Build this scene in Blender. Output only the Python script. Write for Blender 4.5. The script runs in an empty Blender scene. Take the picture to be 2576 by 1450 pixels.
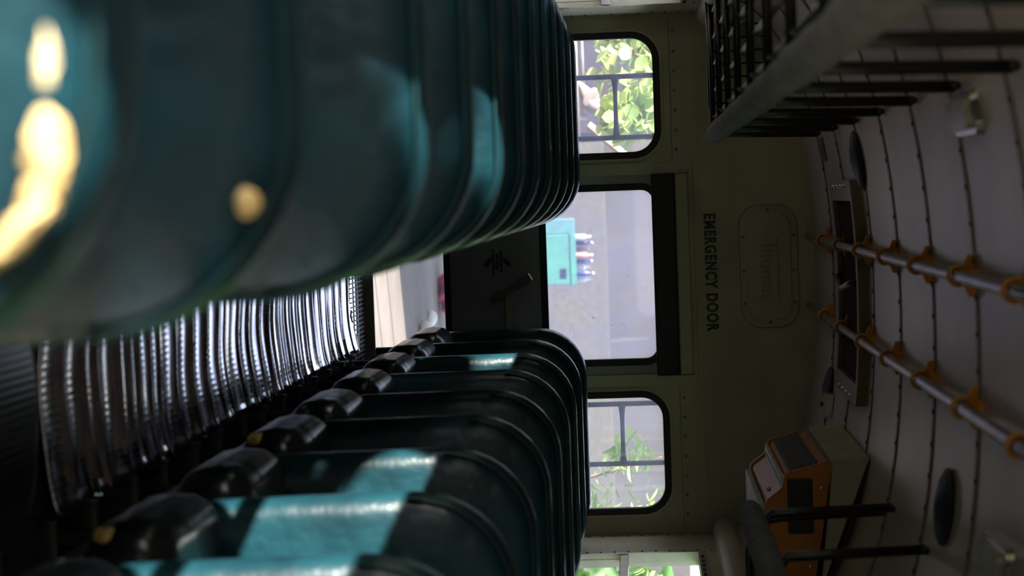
import bpy, bmesh, math, random
from mathutils import Vector, Matrix
random.seed(7)
SC = bpy.context.scene
COL = SC.collection
PI = math.pi

# ------------------------------------------------------------------ camera (portrait shot, camera turned on its side)
FPX, W, H = 5230.0, 2576.0, 1450.0
def norm(v):
    v = Vector(v); v.normalize(); return v
cY = norm((-238.0, 328.0, FPX))                  # the bus's long axis seen in (right, up, forward) of the upright camera
phi = 0.036
up0 = Vector((-math.sin(phi), math.cos(phi), 0))
cZ = norm(up0 - up0.dot(cY)*cY)
# world X in camera components: right-handed world, left-handed (r,u,n) frame
cX = Vector((cY[1]*cZ[2]-cY[2]*cZ[1], cY[2]*cZ[0]-cY[0]*cZ[2], cY[0]*cZ[1]-cY[1]*cZ[0])) * -1
r_ = Vector((cX[0], cY[0], cZ[0])); u_ = Vector((cX[1], cY[1], cZ[1])); n_ = Vector((cX[2], cY[2], cZ[2]))
cd = bpy.data.cameras.new('camera'); cam = bpy.data.objects.new('camera', cd); COL.objects.link(cam)
m = Matrix.Identity(4)
for i in range(3):
    m[i][0] = u_[i]; m[i][1] = -r_[i]; m[i][2] = -n_[i]
CAM = Vector((-0.355, 0.0, 1.24))
m.translation = CAM
cam.matrix_world = m
cd.sensor_fit = 'HORIZONTAL'; cd.sensor_width = 23.5; cd.lens = 23.5*FPX/W
cd.clip_start = 0.05; cd.clip_end = 400
cd.dof.use_dof = True; cd.dof.focus_distance = 8.9; cd.dof.aperture_fstop = 2.6
SC.camera = cam

# ------------------------------------------------------------------ sky, sun, exposure
wd = bpy.data.worlds.new('world'); SC.world = wd; wd.use_nodes = True
nt = wd.node_tree; bg = nt.nodes['Background']
sky = nt.nodes.new('ShaderNodeTexSky'); sky.sky_type = 'NISHITA'; sky.sun_disc = False
sky.sun_elevation = math.radians(28); sky.sun_rotation = math.radians(250); sky.altitude = 300
sky.air_density = 1.0; sky.dust_density = 2.0
hs = nt.nodes.new('ShaderNodeHueSaturation'); hs.inputs['Saturation'].default_value = .55
nt.links.new(sky.outputs[0], hs.inputs['Color']); nt.links.new(hs.outputs[0], bg.inputs[0]); bg.inputs[1].default_value = 0.30
sl = bpy.data.lights.new('sun', 'SUN'); sun = bpy.data.objects.new('sun', sl); COL.objects.link(sun)
sl.energy = 13.5; sl.angle = math.radians(0.6); sl.color = (1.0, 0.93, 0.80)
SUN = norm((1.0, 0.50, -0.47))
sun.rotation_euler = SUN.to_track_quat('-Z', 'Y').to_euler(); sun.location = (-8, -4, 8)
vs = SC.view_settings
vs.view_transform = 'Standard'; vs.look = 'None'; vs.gamma = 1; vs.exposure = 1.36; vs.use_curve_mapping = False
SC.cycles.max_bounces = 10; SC.cycles.transparent_max_bounces = 16; SC.cycles.diffuse_bounces = 4
SC.cycles.glossy_bounces = 4; SC.cycles.sample_clamp_indirect = 6; SC.cycles.use_denoising = True
SC.cycles.caustics_reflective = False

# ------------------------------------------------------------------ materials
def mat(name, col, rough=0.5, metal=0.0, col2=None, nscale=8.0, bump=0.0, bscale=60.0, spec=0.5, coat=0.0, stretch=None, lo=.4, hi=.6):
    M = bpy.data.materials.new(name); M.use_nodes = True
    t = M.node_tree; p = t.nodes['Principled BSDF']
    p.inputs['Base Color'].default_value = (*col, 1); p.inputs['Roughness'].default_value = rough
    p.inputs['Metallic'].default_value = metal; p.inputs['Specular IOR Level'].default_value = spec
    p.inputs['Coat Weight'].default_value = coat; p.inputs['Coat Roughness'].default_value = .32
    tc = t.nodes.new('ShaderNodeTexCoord'); mp = t.nodes.new('ShaderNodeMapping')
    t.links.new(tc.outputs['Object'], mp.inputs[0])
    if stretch: mp.inputs['Scale'].default_value = stretch
    if col2 is None: col2 = tuple(c*.82 for c in col)
    n = t.nodes.new('ShaderNodeTexNoise'); n.inputs['Scale'].default_value = nscale; n.inputs['Detail'].default_value = 4
    t.links.new(mp.outputs[0], n.inputs[0])
    r = t.nodes.new('ShaderNodeValToRGB'); r.color_ramp.elements[0].position = lo; r.color_ramp.elements[1].position = hi
    r.color_ramp.elements[0].color = (*col2, 1); r.color_ramp.elements[1].color = (*col, 1)
    t.links.new(n.outputs[0], r.inputs[0]); t.links.new(r.outputs[0], p.inputs['Base Color'])
    if bump > 0:
        b = t.nodes.new('ShaderNodeBump'); b.inputs['Strength'].default_value = bump; b.inputs['Distance'].default_value = .01
        n2 = t.nodes.new('ShaderNodeTexNoise'); n2.inputs['Scale'].default_value = bscale; n2.inputs['Detail'].default_value = 3
        t.links.new(mp.outputs[0], n2.inputs[0]); t.links.new(n2.outputs[0], b.inputs['Height'])
        t.links.new(b.outputs[0], p.inputs['Normal'])
    return M
def glass(name, haze=0.05, hcol=(.8, .8, .95), tint=(1, 1, 1), smudge=0.0):
    """thin flat pane: mostly see-through, a little mirror, some milky dust that scatters the daylight"""
    M = bpy.data.materials.new(name); M.use_nodes = True; t = M.node_tree
    for n in list(t.nodes): t.nodes.remove(n)
    out = t.nodes.new('ShaderNodeOutputMaterial'); tr = t.nodes.new('ShaderNodeBsdfTransparent'); tr.inputs[0].default_value = (*tint, 1)
    gl = t.nodes.new('ShaderNodeBsdfGlossy'); gl.inputs['Roughness'].default_value = .02
    tl = t.nodes.new('ShaderNodeBsdfTranslucent'); tl.inputs[0].default_value = (*hcol, 1)
    m1 = t.nodes.new('ShaderNodeMixShader'); m1.inputs[0].default_value = .05
    t.links.new(tr.outputs[0], m1.inputs[1]); t.links.new(gl.outputs[0], m1.inputs[2])
    m2 = t.nodes.new('ShaderNodeMixShader'); t.links.new(m1.outputs[0], m2.inputs[1]); t.links.new(tl.outputs[0], m2.inputs[2])
    tc = t.nodes.new('ShaderNodeTexCoord'); n = t.nodes.new('ShaderNodeTexNoise'); n.inputs['Scale'].default_value = 5; n.inputs['Detail'].default_value = 6
    t.links.new(tc.outputs['Object'], n.inputs[0])
    mr = t.nodes.new('ShaderNodeMapRange'); mr.inputs[1].default_value = .35; mr.inputs[2].default_value = .75
    mr.inputs[3].default_value = haze; mr.inputs[4].default_value = haze+smudge
    t.links.new(n.outputs[0], mr.inputs[0]); t.links.new(mr.outputs[0], m2.inputs[0])
    t.links.new(m2.outputs[0], out.inputs[0]); return M
def leafmat(name, col, col2):
    M = mat(name, col, .5, col2=col2, nscale=3.0)
    t = M.node_tree; p = t.nodes['Principled BSDF']; o = t.nodes['Material Output']
    tl = t.nodes.new('ShaderNodeBsdfTranslucent'); tl.inputs[0].default_value = (min(col[0]*1.5, 1), min(col[1]*1.4, 1), col[2], 1)
    mx = t.nodes.new('ShaderNodeMixShader'); mx.inputs[0].default_value = .4
    t.links.new(p.outputs[0], mx.inputs[1]); t.links.new(tl.outputs[0], mx.inputs[2]); t.links.new(mx.outputs[0], o.inputs[0])
    return M
CREAM = mat('cream_paint', (.62, .57, .40), .42, col2=(.50, .46, .31), nscale=3, bump=.05, bscale=25)
RELIEF_SHADE = mat('relief_shade_cream', (.44, .40, .28), .5)  # half-tone cream, paints the shading of the raised letters into their colour
PANEL = mat('door_panel_paint', (.50, .50, .48), .5, col2=(.42, .42, .40), nscale=4)
CEIL = mat('ceiling_paint', (.72, .60, .55), .34, col2=(.62, .50, .45), nscale=2.5, bump=.06, bscale=6, coat=.1)
SEAM = mat('ceiling_seam', (.30, .27, .25), .4)
RIVET = mat('rivet', (.09, .06, .05), .5)
BLACKR = mat('black_rubber', (.012, .012, .013), .55)
BLACKP = mat('black_paint', (.015, .014, .016), .32, spec=.5)
VINYL = mat('teal_vinyl', (.0048, .036, .050), .33, col2=(.0025, .020, .029), nscale=5, bump=.9, bscale=11, spec=.35, coat=.25)
PIPING = mat('teal_piping', (.006, .03, .036), .4)
CUSH = mat('cushion_vinyl', (.009, .014, .016), .28, col2=(.005, .009, .01), nscale=7, bump=.5, bscale=12, spec=.6)
FOAM_GLINT = mat('foam_and_glint_yellow', (.85, .70, .40), .8, col2=(.75, .50, .18), nscale=12, bump=.6, bscale=80)  # yellow of the torn foam and of the painted sun glints
STEEL = mat('steel_tube', (.40, .36, .37), .25, metal=.9, col2=(.28, .24, .24), nscale=12)
ALU = mat('aluminium', (.60, .58, .52), .35, metal=.8)
BRASS = mat('aged_metal', (.20, .145, .08), .5, metal=.4)
ORANGE = mat('orange_plastic', (.95, .42, .03), .45, col2=(.75, .28, .02))
ORANGEB = mat('orange_shell', (.72, .27, .06), .42, col2=(.62, .21, .05))
BEIGE = mat('beige_shell', (.66, .63, .46), .5)
WHITEM = mat('grey_white_mesh', (.80, .78, .82), .5)
BROWN = mat('brown_hatch', (.07, .028, .015), .9, spec=.05)
FOAMW = mat('grey_foam_wrap', (.24, .22, .26), .75, col2=(.16, .15, .18), nscale=20, bump=.5, bscale=50)
RODM = mat('rack_rod', (.16, .155, .14), .35, metal=.3)
MESHM = mat('black_steel_mesh', (.05, .05, .05), .32, metal=.3)
FLOORM = mat('floor_rubber', (.03, .03, .035), .18, spec=.9, bump=.05, bscale=40)
DECAL = mat('dark_green_decal', (.035, .05, .028), .5)
BLUEK = mat('blue_black_paint', (.015, .018, .05), .35)
CHROME = mat('chrome', (.7, .66, .56), .2, metal=1)
LENS = mat('lamp_lens', (.55, .53, .45), .25)
GLASS = glass('window_glass', .02)
GLASSD = glass('scratched_door_glass', .12, (.46, .44, .76), smudge=.17)
GLASSR = glass('dusty_rear_glass', .08, (.60, .60, .85), smudge=.10)
SCR = leafmat('white_scratch', (.9, .9, .95), (.85, .85, .95))
for n_s in SCR.node_tree.nodes:
    if n_s.type == 'MIX_SHADER': n_s.inputs[0].default_value = .92
    if n_s.type == 'BSDF_TRANSLUCENT': n_s.inputs[0].default_value = (1, 1, 1, 1)
DIRT = mat('pale_dirt', (.155, .13, .115), .9, col2=(.095, .08, .07), nscale=.9, bump=.4, bscale=8, lo=.35, hi=.65)
CONC = mat('grey_concrete', (.065, .064, .074), .9, col2=(.045, .045, .045), nscale=.5)
SHED = mat('dark_shed', (.03, .028, .045), .8)
TEAL = mat('teal_cart_paint', (.04, .17, .15), .5, col2=(.035, .15, .135))
TEALD = mat('teal_cart_side', (.05, .17, .19), .6)
LEAF = leafmat('lime_leaf', (.50, .60, .30), (.12, .24, .09))
LEAF2 = leafmat('green_leaf', (.13, .30, .07), (.07, .18, .05))
LEAF3 = leafmat('blade_leaf', (.30, .45, .14), (.20, .36, .14))
BARK = mat('bark', (.25, .14, .08), .8)
DOVE = mat('dove_feather', (.27, .22, .20), .8, col2=(.20, .17, .18), nscale=9)
PALE = mat('pale_pipe', (.45, .44, .42), .5, col2=(.38, .28, .22), nscale=6)
PINK = mat('pink_cloth', (.55, .08, .25), .8)
BUSP = mat('bus_outer', (.3, .3, .32), .5)

# runner: glossy mat whose fine lengthwise ribs are in the relief
RUN = mat('ribbed_runner', (.93, .90, .97), .12, metal=.97, col2=(.62, .60, .68))
def ribs(M, freq=70.0, strength=.25, axis=0):
    t = M.node_tree; p = t.nodes['Principled BSDF']
    tc = t.nodes.new('ShaderNodeTexCoord'); w = t.nodes.new('ShaderNodeTexWave'); w.bands_direction = 'XYZ'[axis]
    w.inputs['Scale'].default_value = freq/ (2*PI) * 2; w.inputs['Distortion'].default_value = .3
    t.links.new(tc.outputs['Object'], w.inputs[0])
    b = t.nodes.new('ShaderNodeBump'); b.inputs['Strength'].default_value = strength; b.inputs['Distance'].default_value = .004
    t.links.new(w.outputs[1], b.inputs['Height']); t.links.new(b.outputs[0], p.inputs['Normal'])
ribs(RUN, 60, .03); ribs(FLOORM, 60, .06)

# ------------------------------------------------------------------ mesh helpers
def link(name, me, m=None, parent=None, smooth=False):
    o = bpy.data.objects.new(name, me); COL.objects.link(o)
    if m and not me.materials: me.materials.append(m)
    if smooth:
        for f in me.polygons: f.use_smooth = True
    if parent: o.parent = parent
    return o
def from_bm(name, bm, m, parent=None, smooth=False):
    me = bpy.data.meshes.new(name); bm.normal_update(); bm.to_mesh(me); bm.free()
    return link(name, me, m, parent, smooth)
def tag(o, label, cat, group=None, kind=None):
    o['label'] = label; o['category'] = cat
    if group: o['group'] = group
    if kind: o['kind'] = kind
    return o
def empty(name, loc, label=None, cat=None, group=None):
    o = bpy.data.objects.new(name, None); COL.objects.link(o); o.location = loc; o.empty_display_size = .1
    if label: tag(o, label, cat, group)
    return o
def box(bm, x0, x1, y0, y1, z0, z1, bev=0.0):
    vs_ = [bm.verts.new((x, y, z)) for z in (z0, z1) for y in (y0, y1) for x in (x0, x1)]
    fs = [(0, 2, 3, 1), (4, 5, 7, 6), (0, 1, 5, 4), (2, 6, 7, 3), (0, 4, 6, 2), (1, 3, 7, 5)]
    F = [bm.faces.new([vs_[i] for i in f]) for f in fs]
    if bev > 0:
        es = list({e for f in F for e in f.edges})
        bmesh.ops.bevel(bm, geom=es, offset=bev, segments=3, affect='EDGES', profile=.5)
def bx(name, dims, m, parent=None, bev=0.0, smooth=False):
    bm = bmesh.new(); box(bm, *dims, bev=bev); return from_bm(name, bm, m, parent, smooth)
def tube(bm, pts, r, seg=10, cap=True):
    pts = [Vector(p) for p in pts]; rs = r if isinstance(r, (list, tuple)) else [r]*len(pts)
    rings = []; ref = None
    for i, p in enumerate(pts):
        d = (pts[min(i+1, len(pts)-1)] - pts[max(i-1, 0)]).normalized()
        if ref is None:
            ref = Vector((0, 0, 1)) if abs(d.z) < .9 else Vector((1, 0, 0))
        a = d.cross(ref).normalized(); b = d.cross(a).normalized(); ref = a.cross(d).normalized() if a.length else ref
        rings.append([bm.verts.new(p + rs[i]*(math.cos(2*PI*k/seg)*a + math.sin(2*PI*k/seg)*b)) for k in range(seg)])
    for i in range(len(rings)-1):
        for k in range(seg):
            bm.faces.new((rings[i][k], rings[i][(k+1) % seg], rings[i+1][(k+1) % seg], rings[i+1][k]))
    if cap:
        bm.faces.new(rings[0][::-1]); bm.faces.new(rings[-1])
def tb(name, pts, r, m, parent=None, seg=12):
    bm = bmesh.new(); tube(bm, pts, r, seg); return from_bm(name, bm, m, parent, True)
def rrect(x0, x1, z0, z1, r, n=8):
    if not isinstance(r, (list, tuple)): r = [r]*4
    out = []
    for (cx, cz, a0, rr) in ((x1-r[0], z1-r[0], 0, r[0]), (x0+r[1], z1-r[1], 90, r[1]), (x0+r[2], z0+r[2], 180, r[2]), (x1-r[3], z0+r[3], 270, r[3])):
        for k in range(n+1):
            a = math.radians(a0 + 90*k/n); out.append((cx+rr*math.cos(a), cz+rr*math.sin(a)))
    return out
def curve_mesh(cu):
    o = bpy.data.objects.new('tmp', cu); COL.objects.link(o)
    dg = bpy.context.evaluated_depsgraph_get(); me = bpy.data.meshes.new_from_object(o.evaluated_get(dg))
    bpy.data.objects.remove(o); return me
XZ = Matrix(((1, 0, 0, 0), (0, 0, -1, 0), (0, 1, 0, 0), (0, 0, 0, 1)))    # curve plane (x,y) -> world (x,z), front faces -Y
def plate(name, outlines, y0, y1, m, parent=None, mtx=XZ, bevel=0.0):
    """flat plate in an XZ plane with holes; first outline is the outside"""
    cu = bpy.data.curves.new(name, 'CURVE'); cu.dimensions = '2D'; cu.fill_mode = 'BOTH'; cu.extrude = (y1-y0)/2 - bevel; cu.bevel_depth = bevel
    for ol in outlines:
        s = cu.splines.new('POLY'); s.points.add(len(ol)-1); s.use_cyclic_u = True
        for p, (a, b) in zip(s.points, ol): p.co = (a, b, 0, 1)
    me = curve_mesh(cu); me.transform(mtx); me.transform(Matrix.Translation((0, (y0+y1)/2, 0)))
    me.name = name
    return link(name, me, m, parent)
def text_mesh(name, s, size, depth, m, parent=None, width=None, offset=0.0, space=1.0):
    cu = bpy.data.curves.new(name, 'FONT'); cu.body = s; cu.size = size; cu.extrude = depth; cu.offset = offset
    cu.space_character = space; cu.align_x = 'CENTER'; cu.align_y = 'CENTER'
    me = curve_mesh(cu)
    if width:
        xs = [v.co.x for v in me.vertices]; zs = [v.co.y for v in me.vertices]
        cx, cy = (max(xs)+min(xs))/2, (max(zs)+min(zs))/2
        me.transform(Matrix.Translation((-cx, -cy, 0)))
        me.transform(Matrix.Diagonal((width[0]/(max(xs)-min(xs)), width[1]/(max(zs)-min(zs)), 1, 1)))
    me.transform(XZ)
    return link(name, me, m, parent)
def pad(bm, outline_fn, depth_fn, t, R, n=6):
    """cushion of half-thickness t along Y with rounded rim R; outline_fn(inset)->[(x,z)], depth_fn(x,z)->y shift"""
    loops = []
    prof = []
    for k in range(n+1):
        a = PI/2*k/n; prof.append((R*(1-math.sin(a)), -t + R*(1-math.cos(a))))          # front rim: inset R -> 0
    for k in range(n+1):
        a = PI/2*k/n; prof.append((R*(1-math.cos(a)), t - R*(1-math.sin(a))))
    prof = [(R*2.2, -t-.012)] + prof + [(R*2.2, t+.006)]
    for ins, y in prof:
        loops.append([bm.verts.new((x, y+depth_fn(x, z), z)) for x, z in outline_fn(ins)])
    N = len(loops[0])
    for i in range(len(loops)-1):
        for k in range(N):
            bm.faces.new((loops[i][k], loops[i][(k+1) % N], loops[i+1][(k+1) % N], loops[i+1][k]))
    bm.faces.new(loops[0][::-1]); bm.faces.new(loops[-1])
def deep_copy(o, parent=None):
    c = o.copy(); COL.objects.link(c); c.parent = parent
    for ch in o.children: deep_copy(ch, c)
    return c

# ------------------------------------------------------------------ bus shell
HW, YR, YF, ZS = 1.13, 9.05, -3.4, 1.50         # half width, rear, front, spring of the roof
PITCH = .70
def zroof(x):
    u = min(abs(x)/HW, 1.0); return ZS + .475*(1-u**2.2)**(1/2.2)
fl = bx('floor', (-HW-.03, HW+.03, YF, YR+.06, -.10, 0), FLOORM); fl['kind'] = 'structure'
# ceiling shell
bm = bmesh.new(); NX = 40
xs = [HW*math.sin(PI/2*(i/NX*2-1)) for i in range(NX+1)]
JY = [8.16 - PITCH*k for k in range(17)]
ys = sorted([YF, YR] + [j for j in JY if YF < j < YR])
for off, flip in ((0, False), (.05, True)):
    rows = [[bm.verts.new((x*(1+off/HW), y, zroof(x)+off)) for x in xs] for y in ys]
    for a in range(len(rows)-1):
        for b in range(NX):
            q = (rows[a][b], rows[a][b+1], rows[a+1][b+1], rows[a+1][b])
            bm.faces.new(q if not flip else q[::-1])
    if not flip: base_rows = rows
for a in range(len(rows)-1):
    for b in (0, NX):
        bm.faces.new((base_rows[a][b], base_rows[a+1][b], rows[a+1][b], rows[a][b]))
ceil = from_bm('ceiling', bm, CEIL, None, True); ceil['kind'] = 'structure'
# seams: overlapping panel lip plus a row of rivets
for j in JY:
    if j < YF+.1: continue
    bm = bmesh.new()
    pr = [(-.018, 0), (-.018, .0035), (.018, .0045), (.020, 0)]
    rows = [[bm.verts.new((x*.998, j+dy, zroof(x)-dz)) for x in xs] for dy, dz in pr]
    for a in range(len(rows)-1):
        for b in range(NX): bm.faces.new((rows[a][b], rows[a+1][b], rows[a+1][b+1], rows[a][b+1]))
    s_ = from_bm('seam_strip', bm, SEAM, ceil, True)
    if j > 2.5:
        bm = bmesh.new(); x = -1.0
        while x < 1.0:
            bmesh.ops.create_uvsphere(bm, u_segments=8, v_segments=5, radius=.0085, matrix=Matrix.Translation((x, j-.004, zroof(x)-.0045)) @ Matrix.Diagonal((1, 1, .5, 1)))
            x += .082
        from_bm('rivet_row', bm, RIVET, s_, True)
# rear wall
def zr_outline(grow=0.0):
    o = [(HW, 0.0)] + [(x, zroof(x)) for x in reversed(xs)] + [(-HW, 0.0)]
    return o
WL = (-1.048, -.516, .80, 1.322); WR = (.512, 1.037, .80, 1.318)          # gasket outlines
DX0, DX1, DZ1 = -.45, .445, 1.40
wall = plate('wall_rear', [zr_outline(), rrect(*WL, .115), rrect(*WR, .115), rrect(DX0, DX1, .001, DZ1, .01)], YR, YR+.05, CREAM)
wall['kind'] = 'structure'
# raised frame around the door, lips and corner strips
def ring(name, x0, x1, z0, z1, r, w, y0, y1, m, parent, bevel=0.0):
    ri = max(r-w, .012)
    return plate(name, [rrect(x0, x1, z0, z1, r), rrect(x0+w, x1-w, z0+w, z1-w, ri)], y0, y1, m, parent, bevel=bevel)
ring('door_frame', DX0-.035, DX1+.035, .002, DZ1+.055, .012, .046, YR-.014, YR+.01, CREAM, wall, bevel=.003)
for k, (q, nm) in enumerate(((WL, 'window_1'), (WR, 'window_2'))):
    root = bpy.data.objects.new(nm, None); COL.objects.link(root); root.location = (0, 0, 0); root['kind'] = 'structure'
    root.location = ((q[0]+q[1])/2, YR, q[2]); inv = Matrix.Translation(-root.location)
    g = ring('gasket', q[0]-.004, q[1]+.004, q[2]-.004, q[3]+.004, .118, .021, YR-.012, YR+.03, BLACKR, root, bevel=.004); g.data.transform(inv)
    p = plate('pane', [rrect(q[0]+.01, q[1]-.01, q[2]+.01, q[3]-.01, .10)], YR+.012, YR+.016, GLASSR, root); p.data.transform(inv)
    l = ring('lip', q[0]-.020, q[1]+.020, q[2]-.020, q[3]+.020, .134, .017, YR-.006, YR+.004, CREAM, root, bevel=.002); l.data.transform(inv)
# horizontal seam and screws above the rear windows
bm = bmesh.new()
for (x0, x1) in ((-1.10, -.49), (.49, 1.10)):
    box(bm, x0, x1, YR-.003, YR+.001, 1.372, 1.376)
    for k in range(7):
        xx = x0+.05+(x1-x0-.1)*k/6
        bmesh.ops.create_uvsphere(bm, u_segments=8, v_segments=5, radius=.0075, matrix=Matrix.Translation((xx, YR-.001, 1.392)) @ Matrix.Diagonal((1, .4, 1, 1)))
from_bm('screw_seam', bm, SEAM, wall)
bx('rear_fold', (-HW+.02, HW-.02, YR-.006, YR+.001, 1.478, 1.484), CREAM, wall)

# emergency door
dr = bpy.data.objects.new('door_1', None); COL.objects.link(dr); dr.location = (0, YR, 0); dr['kind'] = 'structure'
dinv = Matrix.Translation((0, -YR, 0))
def dpart(o): o.data.transform(dinv); return o
UG = (-.392, .384, .795, 1.305); LG = (-.306, .300, .024, .382)
dp = dpart(plate('door_panel', [rrect(DX0+.006, DX1-.006, .006, DZ1-.004, .02), rrect(*UG, .07), rrect(*LG, .03)], YR+.004, YR+.040, PANEL, dr))
dpart(ring('upper_gasket', UG[0]-.004, UG[1]+.004, UG[2]-.006, UG[3]+.004, .075, .022, YR-.006, YR+.03, BLACKR, dr, bevel=.004))
dpart(ring('lower_gasket', LG[0]-.004, LG[1]+.004, LG[2]-.006, LG[3]+.004, .03, .020, YR-.006, YR+.03, BLACKR, dr, bevel=.004))
up = dpart(plate('upper_pane', [rrect(UG[0]+.01, UG[1]-.01, UG[2]+.01, UG[3]-.01, .06)], YR+.014, YR+.018, GLASSD, dr))
dpart(plate('lower_pane', [rrect(LG[0]+.01, LG[1]-.01, LG[2]+.01, LG[3]-.01, .02)], YR+.014, YR+.018, GLASS, dr))
# scratches on the upper pane
bm = bmesh.new()
def scr(pts, w):
    tube(bm, [(a, YR+.0125-YR, b) for a, b in pts], w, 5)
scr([(.20+.17*math.sin(t*.12), .90+.0*t) if False else (.19+.014*k, .905-.0016*(k-2)**2+.006*k) for k in range(12)], .0012)
for k in range(46):
    x, z = random.uniform(-.35, .35), random.uniform(.84, 1.27); a = random.uniform(0, PI); L = random.choice((.004, .006, .015, .03))
    scr([(x, z), (x+L*math.cos(a), z+L*math.sin(a))], random.uniform(.0004, .0011))
for (x, z, a, L, w) in ((.215, 1.10, 1.5, .05, .004), (.21, 1.14, 1.6, .04, .005), (-.04, 1.17, 2.2, .02, .004), (.005, 1.165, .4, .012, .005), (.06, 1.24, .3, .025, .003), (.18, 1.01, 1.2, .02, .006)):
    scr([(x-L/2*math.cos(a), z-L/2*math.sin(a)), (x, z), (x+L/2*math.cos(a), z+L/2*math.sin(a))], [w*.2, w, w*.2])
from_bm('scratches', bm, SCR, up)
# door latch handle and its rod
hd = Vector((.092, 0, .567)); he = Vector((-.010, 0, .742)); dv = (he-hd).normalized(); nv = Vector((dv.z, 0, -dv.x))
bm = bmesh.new()
def obox(bm, a, b, w, y0, y1, bev=.004):
    a = Vector(a); b = Vector(b); d = (b-a).normalized(); n = Vector((d.z, 0, -d.x))
    vv = [bm.verts.new((p.x, y, p.z)) for y in (y0, y1) for p in (a-n*w, a+n*w, b+n*w, b-n*w)]
    F = [bm.faces.new([vv[i] for i in f]) for f in ((0, 1, 2, 3), (7, 6, 5, 4), (0, 4, 5, 1), (1, 5, 6, 2), (2, 6, 7, 3), (3, 7, 4, 0))]
    bmesh.ops.bevel(bm, geom=list({e for f in F for e in f.edges}), offset=bev, segments=2, affect='EDGES')
obox(bm, hd, he, .017, -.055, -.040); obox(bm, hd+dv*.13, he+dv*.004, .021, -.062, -.036)
obox(bm, hd+dv*.03, hd+dv*.06, .02, -.042, .006)
from_bm('door_handle', bm, BLACKP, dr)
bm = bmesh.new(); obox(bm, he-dv*.004, he+dv*.006, .018, -.060, -.040, .002); from_bm('handle_tip', bm, CHROME, dr)
bx('latch_rod', (.075, .31, -.014, .006, .628, .655), CREAM, dr, .003)
# worn instruction sticker: blocks of small print between two bent arrows
bm = bmesh.new()
def poly(bm, pts, y0, y1):
    a = [bm.verts.new((x, y0, z)) for x, z in pts]; b = [bm.verts.new((x, y1, z)) for x, z in pts]
    bm.faces.new(a); bm.faces.new(b[::-1]); n = len(pts)
    for i in range(n): bm.faces.new((a[i], b[i], b[(i+1) % n], a[(i+1) % n]))
def zp(px, py):         # sticker sketch (fifths of a millimetre) to metres on the door
    X = (590 + py/5.575 - 487)/578 - .355; Z = 1.24 + (1190 + px/5.575 - 1616 - .036*(590+py/5.575-487))/578
    return (X, Z)
for seg in (((258, 300), (150, 185)), ((258, 298), (200, 318)), ((265, 305), (328, 430)), ((265, 303), (440, 498)),
            ((316, 356), (205, 285)), ((316, 358), (295, 430)), ((368, 410), (160, 238)), ((370, 412), (243, 385)), ((376, 416), (398, 475))):
    (a0, a1), (b0, b1) = seg; q = b0
    while q < b1-6:
        w = min(random.uniform(14, 22), b1-q)
        p0, p1 = zp(a0, q), zp(a1, q+w); poly(bm, [(p0[0], p0[1]), (p1[0], p0[1]), (p1[0], p1[1]), (p0[0], p1[1])], .0025, .0045); q += w+4
for pts in (((255, 240), (205, 275), (140, 350), (200, 405), (225, 350), (252, 325)), ((420, 250), (465, 275), (520, 320), (535, 390), (470, 375), (430, 320))):
    poly(bm, [zp(*q) for q in pts], .0025, .0045)
from_bm('instruction_sticker', bm, DECAL, dr)

# padded header over the door
hp = empty('door_header_pad', (0, YR-.03, 1.28), 'long black padded bumper with cream backing strip above the emergency door window', 'head pad')
bx('pad', (-.438, .434, -.065, -.012, -.002, .098), BLACKR, hp, .008)
bx('backing_strip', (-.438, .434, -.045, .018, .099, .155), CREAM, hp, .006)
bx('end_cap', (-.444, -.4385, -.05, .018, .0, .16), CREAM, hp, .001); bx('end_cap', (.4345, .44, -.05, .018, .0, .16), CREAM, hp, .001)
# lettering
lt = text_mesh('door_lettering', 'EMERGENCY DOOR', .07, .0008, DECAL, width=(.512, .053), offset=.0033, space=1.2)
lt.location = (-.001, YR-.0015, 1.527); tag(lt, 'dark block letters EMERGENCY DOOR on the cream wall above the rear door', 'lettering')
# access panel with raised name
ap = empty('access_panel', (-.022, YR, 1.776), 'rounded cream cover plate with raised name, screwed high on the rear wall', 'wall plate')
def apl(o): o.data.transform(Matrix.Translation((.022, -YR, -1.776))); return o
apl(plate('cover', [rrect(-.264-.022, .264-.022, 1.653, 1.899, .085)], YR-.007, YR, CREAM, ap, bevel=.002))
apl(plate('raised_field', [rrect(-.230-.022, .230-.022, 1.685, 1.868, .065)], YR-.015, YR-.006, CREAM, ap, bevel=.003))
for (x, z) in ((-.245, 1.776), (.245, 1.776), (-.13, 1.668), (.02, 1.668), (.16, 1.668), (-.13, 1.884), (.02, 1.884), (.16, 1.884)):
    b2 = Matrix.Translation((x, -.008, z-1.776)) @ Matrix.Diagonal((1, .5, 1, 1)); bm = bmesh.new()
    bmesh.ops.create_uvsphere(bm, u_segments=10, v_segments=6, radius=.0075, matrix=b2); from_bm('screw', bm, SEAM, ap, True)
nm = text_mesh('raised_name', 'homas', .07, .003, RELIEF_SHADE, ap, width=(.215, .060)); nm.location = (.038, -.017, -.006)
apl(ring('cover_edge', -.289, .245, 1.650, 1.902, .088, .004, YR-.0078, YR, SEAM, ap)); apl(ring('field_edge', -.255, .211, 1.682, 1.871, .067, .003, YR-.0095, YR-.006, SEAM, ap))
bm = bmesh.new(); box(bm, -.125, .16, -.019, -.014, .034, .042); box(bm, -.094, -.086, -.019, -.014, -.036, .034)
from_bm('raised_name_bar', bm, RELIEF_SHADE, ap)

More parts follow.
